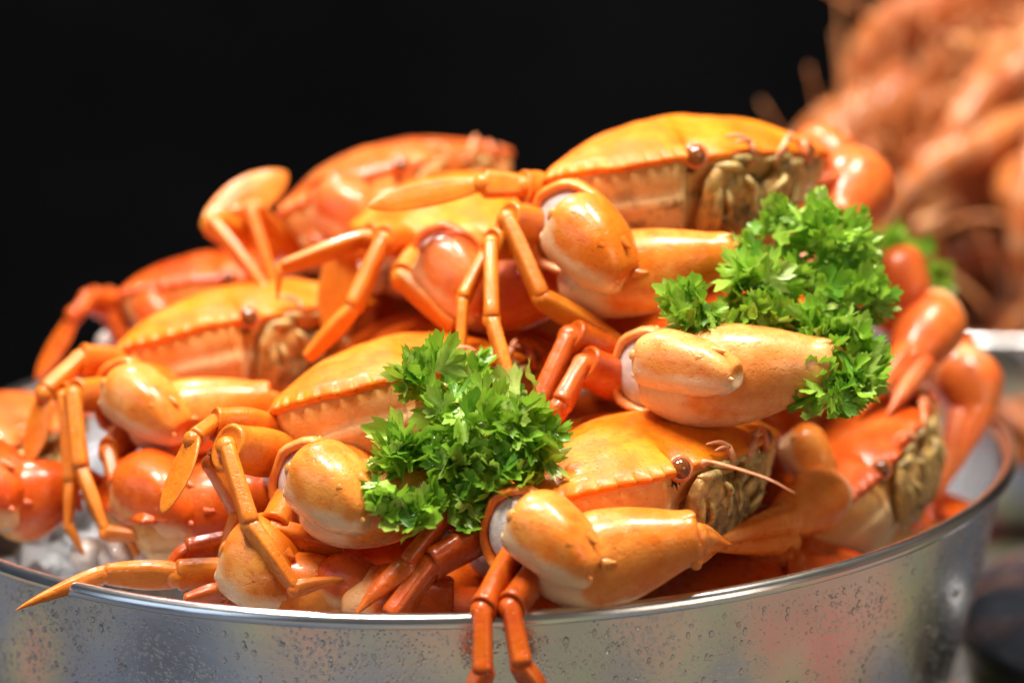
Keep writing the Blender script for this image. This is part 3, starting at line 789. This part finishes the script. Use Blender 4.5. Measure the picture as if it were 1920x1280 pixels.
Q = Crab((.120, -.130, -.030), (-30, 4, -2), .140, 'dark red crab buried under the front claw near the rim', shellm=REDSH, legm=LEGR, clawm=REDSH, face=False, seed=0)
Q.leg([W(1400, 1050, -.15), W(1490, 1050, -.155), W(1490, 1105, -.165)], [.008, .0075], '12')
# filler crabs seen only through gaps; two small ones added to darken bare steel
for i, (p, r) in enumerate((((-.01, -.03, .045), (-24, 6, -4)), ((-.06, .06, .045), (-30, 8, 0)), ((.07, .05, .060), (-35, 5, 0)), ((.125, -.005, .005), (-30, 6, -4)), ((.186, -.006, -.040), (-75, 6, 0)), ((.040, -.060, .012), (-30, 8, -4)), ((.150, .118, -.012), (38, 4, 0)), ((.02, .13, .01), (-30, 6, 0)))):
    Crab(p, r, .112 if i in (4, 6) else .150, ('crab hidden in the core of the heap behind the middle one', 'crab hidden under the rearing one at the back',
                      'crab hidden under the topmost one at the back', 'red crab wedged behind the front crab and its far claw', 'added red crab covering pale steel behind the leaning one at the right', 'red crab sunk behind the front crab under the thin hanging legs',
                      'added red crab blocking steel glare low at the back wall of the bowl', 'red crab low at the back under the rearing one')[i], shellm=REDSH, legm=LEGR, face=False, seed=i)

# ------------------------------------------------------------------ parsley
def parsley_mat(name, a, b_):
    m, t, b = new_mat(name)
    tint = N(t, 'ShaderNodeAttribute', attribute_name='tint').outputs['Fac']
    c = mixc(t, ramp(t, noise(t, 70, 3), .35, .65), a, b_)
    c = mixc(t, mul(t, tint, .55), c, tuple(min(1, x * 2.1 + .03) for x in b_))
    t.links.new(c, b.inputs['Base Color']); b.inputs['Roughness'].default_value = .34
    b.inputs['Coat Weight'].default_value = .2
    tr = N(t, 'ShaderNodeBsdfTranslucent'); mx = N(t, 'ShaderNodeMixShader'); mx.inputs[0].default_value = .30
    c2 = mixc(t, .5, c, (.35, .62, .04)); t.links.new(c2, tr.inputs['Color'])
    t.links.new(b.outputs[0], mx.inputs[1]); t.links.new(tr.outputs[0], mx.inputs[2])
    t.links.new(mx.outputs[0], t.nodes['Material Output'].inputs['Surface'])
    bump(t, b, noise(t, 900, 2), .3, .0006)
    return m
PARS = [parsley_mat('parsley_green', (.20, .41, .025), (.30, .50, .045)), parsley_mat('parsley_deep_green', (.08, .24, .015), (.14, .33, .025)),
        parsley_mat('parsley_light_green', (.30, .48, .06), (.42, .56, .13))]

def leaflet(seed):
    """three toothed lobes, cupped and ruffled"""
    r_ = np.random.default_rng(100 + seed)
    V = [(0, 0, 0), (.22, 0, .02)]; T = [1, .8]; F = []
    rim = []
    lobes = [(-60, .70), (-20, .95), (20, .95), (60, .70)] if seed % 2 else [(-50, .80), (0, 1.0), (50, .80)]
    hw_ = 19 if len(lobes) == 4 else 24
    for li, (ang, L) in enumerate(lobes):
        ang += r_.normal() * 5; L *= 1 + r_.normal() * .08
        for da, f in ((-1.0, .42), (-.92, .72), (-.62, .92), (-.46, .80), (-.08, 1.0), (.08, 1.0), (.46, .80), (.62, .92), (.92, .72), (1.0, .42)):
            aa = math.radians(ang + da * hw_); rr = L * f * (1 + r_.normal() * .03)
            rim.append((.12 + rr * math.cos(aa) * .95, rr * math.sin(aa) * .95))
    z = lambda x, y: .42 * y * y - .30 * max(0, x - .45) ** 2 * (1 if seed % 3 else -1.2) + .11 * math.sin(8 * math.atan2(y, x + .2) + seed) * math.hypot(x, y)
    mid = [((x - .2) * .55 + .2, y * .55) for x, y in rim]
    o = len(V)
    for x, y in mid: V.append((x, y, z(x, y) - .03)); T.append(.25)
    o2 = len(V)
    for x, y in rim: V.append((x, y, z(x, y))); T.append(.05)
    n = len(rim)
    for i in range(n - 1):
        F.append((1, o + i, o + i + 1)); F.append((o + i, o2 + i, o2 + i + 1, o + i + 1))
    F.append((0, o, 1)); F.append((0, 1, o + n - 1)); F.append((0, o2, o)); F.append((0, o + n - 1, o2 + n - 1))
    return mesh('leaf', V, F, T)
LEAF = [leaflet(i) for i in range(8)]

def sprig(label, blobs, per, stems, leaf=(.0100, .0165), seed=0, stem_r=.0011):
    """blobs: centres and radii of the leaf tufts"""
    r_ = np.random.default_rng(seed)
    c0 = W(*blobs[0][:3])
    o = thing('parsley_sprig', c0, label, 'parsley', 'parsley garnish on the crabs')
    for st in stems:
        P = bez([tuple(W(*p)) for p in st], 12)
        link('stem', mesh('stem', *tube(P, np.linspace(stem_r * 1.3, stem_r * .8, 12), 8)), PARS[2], o)
    cam_dir = Vector(CAM) - c0; cam_dir.normalize()
    for bx, by, yy, rad, n in blobs:
        c = W(bx, by, yy)
        for i in range(int(n * per * .85)):
            d = Vector(r_.normal(size=3)).normalized()
            if d.y > .45: d.y *= -1
            rr = rad * (.45 + .62 * r_.random() ** .6)
            p = c + Vector((d.x * rr, d.y * rr * .75, d.z * rr * .9))
            out = (d * .75 + Vector((0, -.15, .35)) + Vector(r_.normal(size=3)) * .45).normalized()
            up = (cam_dir * .9 + Vector((0, 0, .45)) + Vector(r_.normal(size=3)) * .55)
            s = r_.uniform(*leaf) * (.75 if r_.random() < .25 else 1)
            wdt = s * r_.uniform(.75, 1.05)
            x = out; z = up - x * up.dot(x)
            if z.length < 1e-3: continue
            z.normalize(); y = z.cross(x)
            M = Matrix([[x[k] * s, y[k] * wdt, z[k] * s, p[k] - x[k] * s * .5] for k in range(3)] + [[0, 0, 0, 1]])
            q = r_.random()
            link('leaf', LEAF[int(r_.integers(8))], PARS[0 if q < .62 else (1 if q < .82 else 2)], o, M)
    return o

sprig('bushy parsley sprig lying between the front and the middle crab',
      [(905, 800, -.205, .0175, 46), (975, 815, -.208, .0150, 40), (1010, 850, -.210, .0100, 16), (850, 770, -.198, .0115, 20), (810, 700, -.185, .0125, 26),
       (820, 660, -.18, .0060, 6), (770, 855, -.208, .0125, 26), (735, 850, -.21, .008, 9), (825, 850, -.206, .0130, 26), (875, 905, -.212, .0120, 20), (880, 950, -.216, .0070, 9), (950, 895, -.214, .0120, 20),
       (745, 930, -.222, .0100, 14), (770, 970, -.224, .0070, 8), (800, 935, -.222, .0060, 6), (895, 700, -.172, .0100, 12), (970, 720, -.170, .0070, 7)], 1.0,
      [[(900, 850, -.195), (830, 830, -.195), (760, 880, -.205), (745, 935, -.215)], [(900, 850, -.195), (850, 780, -.19), (810, 700, -.18)],
       [(900, 850, -.195), (890, 900, -.20), (878, 950, -.212)], [(900, 850, -.195), (960, 830, -.20), (1005, 850, -.205)]], seed=3)
sprig('large parsley sprig draped over the right claws under the topmost crab',
      [(1440, 470, -.125, .0160, 26), (1540, 460, -.125, .0200, 40), (1590, 500, -.125, .0160, 28), (1480, 415, -.12, .0120, 16), (1560, 415, -.12, .0120, 16), (1420, 540, -.145, .0150, 28),
       (1510, 550, -.14, .0170, 30), (1400, 590, -.155, .0110, 18), (1450, 590, -.15, .0110, 16), (1600, 570, -.135, .0150, 26), (1630, 560, -.13, .0100, 12), (1550, 610, -.155, .0120, 18), (1600, 640, -.155, .0120, 18),
       (1580, 680, -.165, .0140, 24), (1560, 730, -.178, .0120, 20), (1600, 710, -.17, .0110, 14), (1530, 700, -.176, .0070, 8), (1300, 580, -.165, .0115, 18), (1285, 545, -.162, .0075, 8), (1320, 615, -.165, .0085, 9), (1375, 495, -.13, .0070, 7)], 1.0,
      [[(1500, 500, -.11), (1430, 545, -.13), (1370, 575, -.15), (1310, 590, -.16)], [(1500, 500, -.11), (1570, 570, -.125), (1590, 650, -.15), (1560, 730, -.17)],
       [(1500, 500, -.11), (1540, 440, -.11), (1560, 400, -.115)]], seed=8)
sprig('small parsley tuft tucked behind the right claws towards the prawns',
      [(1690, 480, .07, .0170, 20), (1730, 520, .075, .0140, 20), (1655, 455, .065, .0100, 10)], 1.0, [[(1690, 480, .08), (1710, 560, .08), (1700, 620, .07)]], seed=5)

# ------------------------------------------------------------------ second bowl with prawns
B2 = Vector((.350, .455, -.035)); R2 = .145
def small_bowl():
    t = thing('prawn_bowl', (B2.x, B2.y, TABLE_Z), 'steel bowl heaped with long-armed orange prawns behind the crabs', 'bowl')
    h = TABLE_Z - B2.z + .001
    zs = np.linspace(0, h, 12)
    r = lambda z: R2 - .05 * (z / h) ** 1.6
    v, f = lathe([(r(z), z) for z in zs] + [(.01, h)], 96); v2, f2 = lathe([(.01, h + .002)] + [(r(z) - .0015, z) for z in zs[::-1]], 96)
    M = Matrix.Translation(B2)
    link('wall', mesh('wall', *join((v, [tuple(reversed(q)) for q in f]), (v2, [tuple(reversed(q)) for q in f2]))), RIMM, t, M)
    link('rim', mesh('rim', *lathe([(R2 + .003 * math.cos(a), .003 * math.sin(a)) for a in np.linspace(0, 2 * math.pi, 11)], 120)), RIMM, t, M)
small_bowl()
PRAWN = shell('prawn_shell', (.60, .16, .035), (.72, .28, .08), (.85, .58, .38), rough=.3, coat=.4)
PRAWN2 = shell('dark_prawn_shell', (.42, .10, .025), (.56, .18, .05), (.7, .4, .2), rough=.3, coat=.4)
PRAWN3 = shell('pale_prawn_shell', (.62, .25, .07), (.72, .36, .13), (.85, .6, .4), rough=.3, coat=.4)
PRAWNA = shell('prawn_arm_shell', (.52, .17, .05), (.66, .28, .10), (.7, .4, .2), rough=.35, coat=.3)
def prawn_meshes():
    K = 40; P = []; Rr = []
    for i in range(K):
        u = i / (K - 1); a = -.35 + 2.5 * u ** 1.25
        P.append(Vector((.045 * math.sin(a) * 1.1 + .03 * (1 - u), 0, .045 * math.cos(a))))
        Rr.append((.0125 * (1 - .62 * u ** 1.5)) * (1 + .06 * (((u * 8) % 1) < .2)))
    V = []; F = []; n = 14
    for i, p in enumerate(P):
        d = (P[min(i+1, K-1)] - P[max(i-1, 0)]).normalized(); sd = Vector((0, 1, 0)); u_ = d.cross(sd)
        for j in range(n):
            b = 2 * math.pi * j / n; V.append(p + sd * Rr[i] * .8 * math.cos(b) + u_ * Rr[i] * math.sin(b))
    F = [(i*n + j, i*n + (j+1) % n, (i+1)*n + (j+1) % n, (i+1)*n + j) for i in range(K - 1) for j in range(n)]
    body = mesh('body', V, F, [float(.5 * ((i // n / K * 8) % 1 < .25)) for i in range(len(V))])
    h0 = P[0]
    st = [(0, 0, 0, .011, .0125, 2), (.015, 0, .001, .011, .013, 2), (.035, 0, .003, .008, .010, 2), (.05, 0, .006, .004, .005, 2), (.075, 0, .014, .0006, .0008, 2)]
    v, f = loft(st, 14, 18); v[:, 0] *= -1; v += np.array(h0) + np.array([.008, 0, 0])
    head = mesh('head', v, [tuple(reversed(q)) for q in f], np.full(len(v), .2))
    tail = P[-1]; parts = []
    for k in (-1, -.4, .4, 1):
        v, f = loft([(0, 0, 0, .003, .001, 2), (.012, 0, 0, .006, .0012, 2), (.026, 0, 0, .004, .0008, 2), (.03, 0, 0, .001, .0005, 2)], 10, 8)
        A = Matrix.Translation(tail) @ Matrix.Rotation(2.6, 4, 'Y') @ Matrix.Rotation(k * .5, 4, 'Z')
        parts.append((np.array([tuple(A @ Vector(q)) for q in v]), f))
    fan = mesh('tail_fan', *join(*parts), tint=None)
    e0 = h0 + Vector((-.045, 0, .004))
    ants = [mesh('antenna', *tube(bez([tuple(e0 + Vector((0, s * .004, 0))), tuple(e0 + Vector((-.03, s * .015, .025 + k))), tuple(e0 + Vector((-.065, s * .035, .045 + 2 * k)))], 16), np.linspace(.0010, .0004, 16), 6)) for s, k in ((-1, .0), (1, .02))]
    arms = [mesh('long_arm', *tube(bez([tuple(h0 + Vector((-.015, s * .008, -.010))), tuple(h0 + Vector((-.035, s * .025, -.01))), tuple(h0 + Vector((-.055, s * .03, -.035))), tuple(h0 + Vector((-.055, s * .012, -.065)))], 18), [.0009] * 6 + [.0011] * 6 + list(np.linspace(.0012, .0005, 6)), 8)) for s in (-1, 1)]
    return body, head, fan, ants, arms
PB, PH, PF, PA, PARM = prawn_meshes()
BALLT = BALLS
_w = ['lying at the edge of the prawn bowl', 'half way up the prawn heap', 'near the top of the prawn heap']
pr = np.random.default_rng(21)
spots = []
for lvl, (rad, z, n) in enumerate(((.105, .00, 13), (.080, .035, 11), (.058, .07, 9), (.035, .10, 6), (.01, .125, 2))):
    for i in range(n): spots.append((rad, z, 2 * math.pi * (i + .5 * lvl) / n, lvl))
spots = [q for q in spots]
for rad, z, a, lvl in spots:
    p = B2 + Vector((rad * math.cos(a), rad * math.sin(a), z + pr.normal() * .008))
    tone = int(pr.integers(3))
    o = thing('prawn', p, ('orange', 'dark red', 'pale orange')[tone] + ' curled prawn ' + _w[min(2, (lvl + 1) // 2)], 'prawn', 'prawns heaped in the second bowl')
    M = Matrix.Translation(p) @ Matrix.Rotation(a + pr.normal() * .7, 4, 'Z') @ Matrix.Rotation(.35 + pr.normal() * .5, 4, 'Y') @ Matrix.Rotation(pr.normal() * .9, 4, 'X') @ Matrix.Scale(pr.uniform(1.25, 1.55), 4)
    pm_ = (PRAWN, PRAWN2, PRAWN3)[tone]
    link('body', PB, pm_, o, M); link('head', PH, pm_, o, M); link('tail_fan', PF, PRAWN2, o, M)
    for q in PA: link('antenna', q, PRAWNA, o, M)
    for q in PARM: link('long_arm', q, PRAWNA, o, M)
    for q in (-1, 1): link('eye', BALLS, DARK, o, M @ Matrix.Translation((-.005, q * .008, .050)) @ Matrix.Scale(.0028, 4))

for k in range(26):
    x0, y0 = 1640 + 11 * k, 360 - 6 * k + pr.normal() * 25
    ang = math.radians(-150 + 4.2 * k + pr.normal() * 14); ln = pr.uniform(120, 300)
    pts = [(x0, y0), (x0 + math.cos(ang) * ln * .5 + pr.normal() * 14, y0 + math.sin(ang) * ln * .5), (x0 + math.cos(ang + .25) * ln, y0 + math.sin(ang + .25) * ln)]
    link('antenna', mesh('antenna', *tube(bez([tuple(W(x, y, .40)) for x, y in pts], 12), np.linspace(.0013, .0006, 12), 6)), PRAWNA, o)
# dark pan standing right of the bowl
def pan():
    t = thing('dark_pan', (.345, .06, TABLE_Z), 'dark glossy round pan on the table right of the big bowl', 'pan')
    m = plain('dark_enamel', (.035, .042, .055), .16, .3, 40, coat=.6)
    v, f = lathe([(.005, .001), (.07, .0), (.088, .012), (.096, .035), (.100, .050), (.103, .052), (.1035, .049), (.100, .046), (.097, .034), (.086, .016), (.07, .006), (.005, .006)], 90)
    link('body', mesh('body', v, [tuple(f_) for f_ in f]), m, t, Matrix.Translation((.345, .06, TABLE_Z)))
    v, f = lathe([(.105, .053), (.104, .058), (.09, .070), (.06, .082), (.02, .088), (.004, .0885)], 90)
    l = link('lid', mesh('lid', v, f), m, t, Matrix.Translation((.345, .06, TABLE_Z)))
    v, f = lathe([(.006, .086), (.005, .10), (.013, .106), (.014, .112), (.009, .117), (.001, .118)], 30)
    link('knob', mesh('knob', v, f), m, l, Matrix.Translation((.345, .06, TABLE_Z)))
pan()
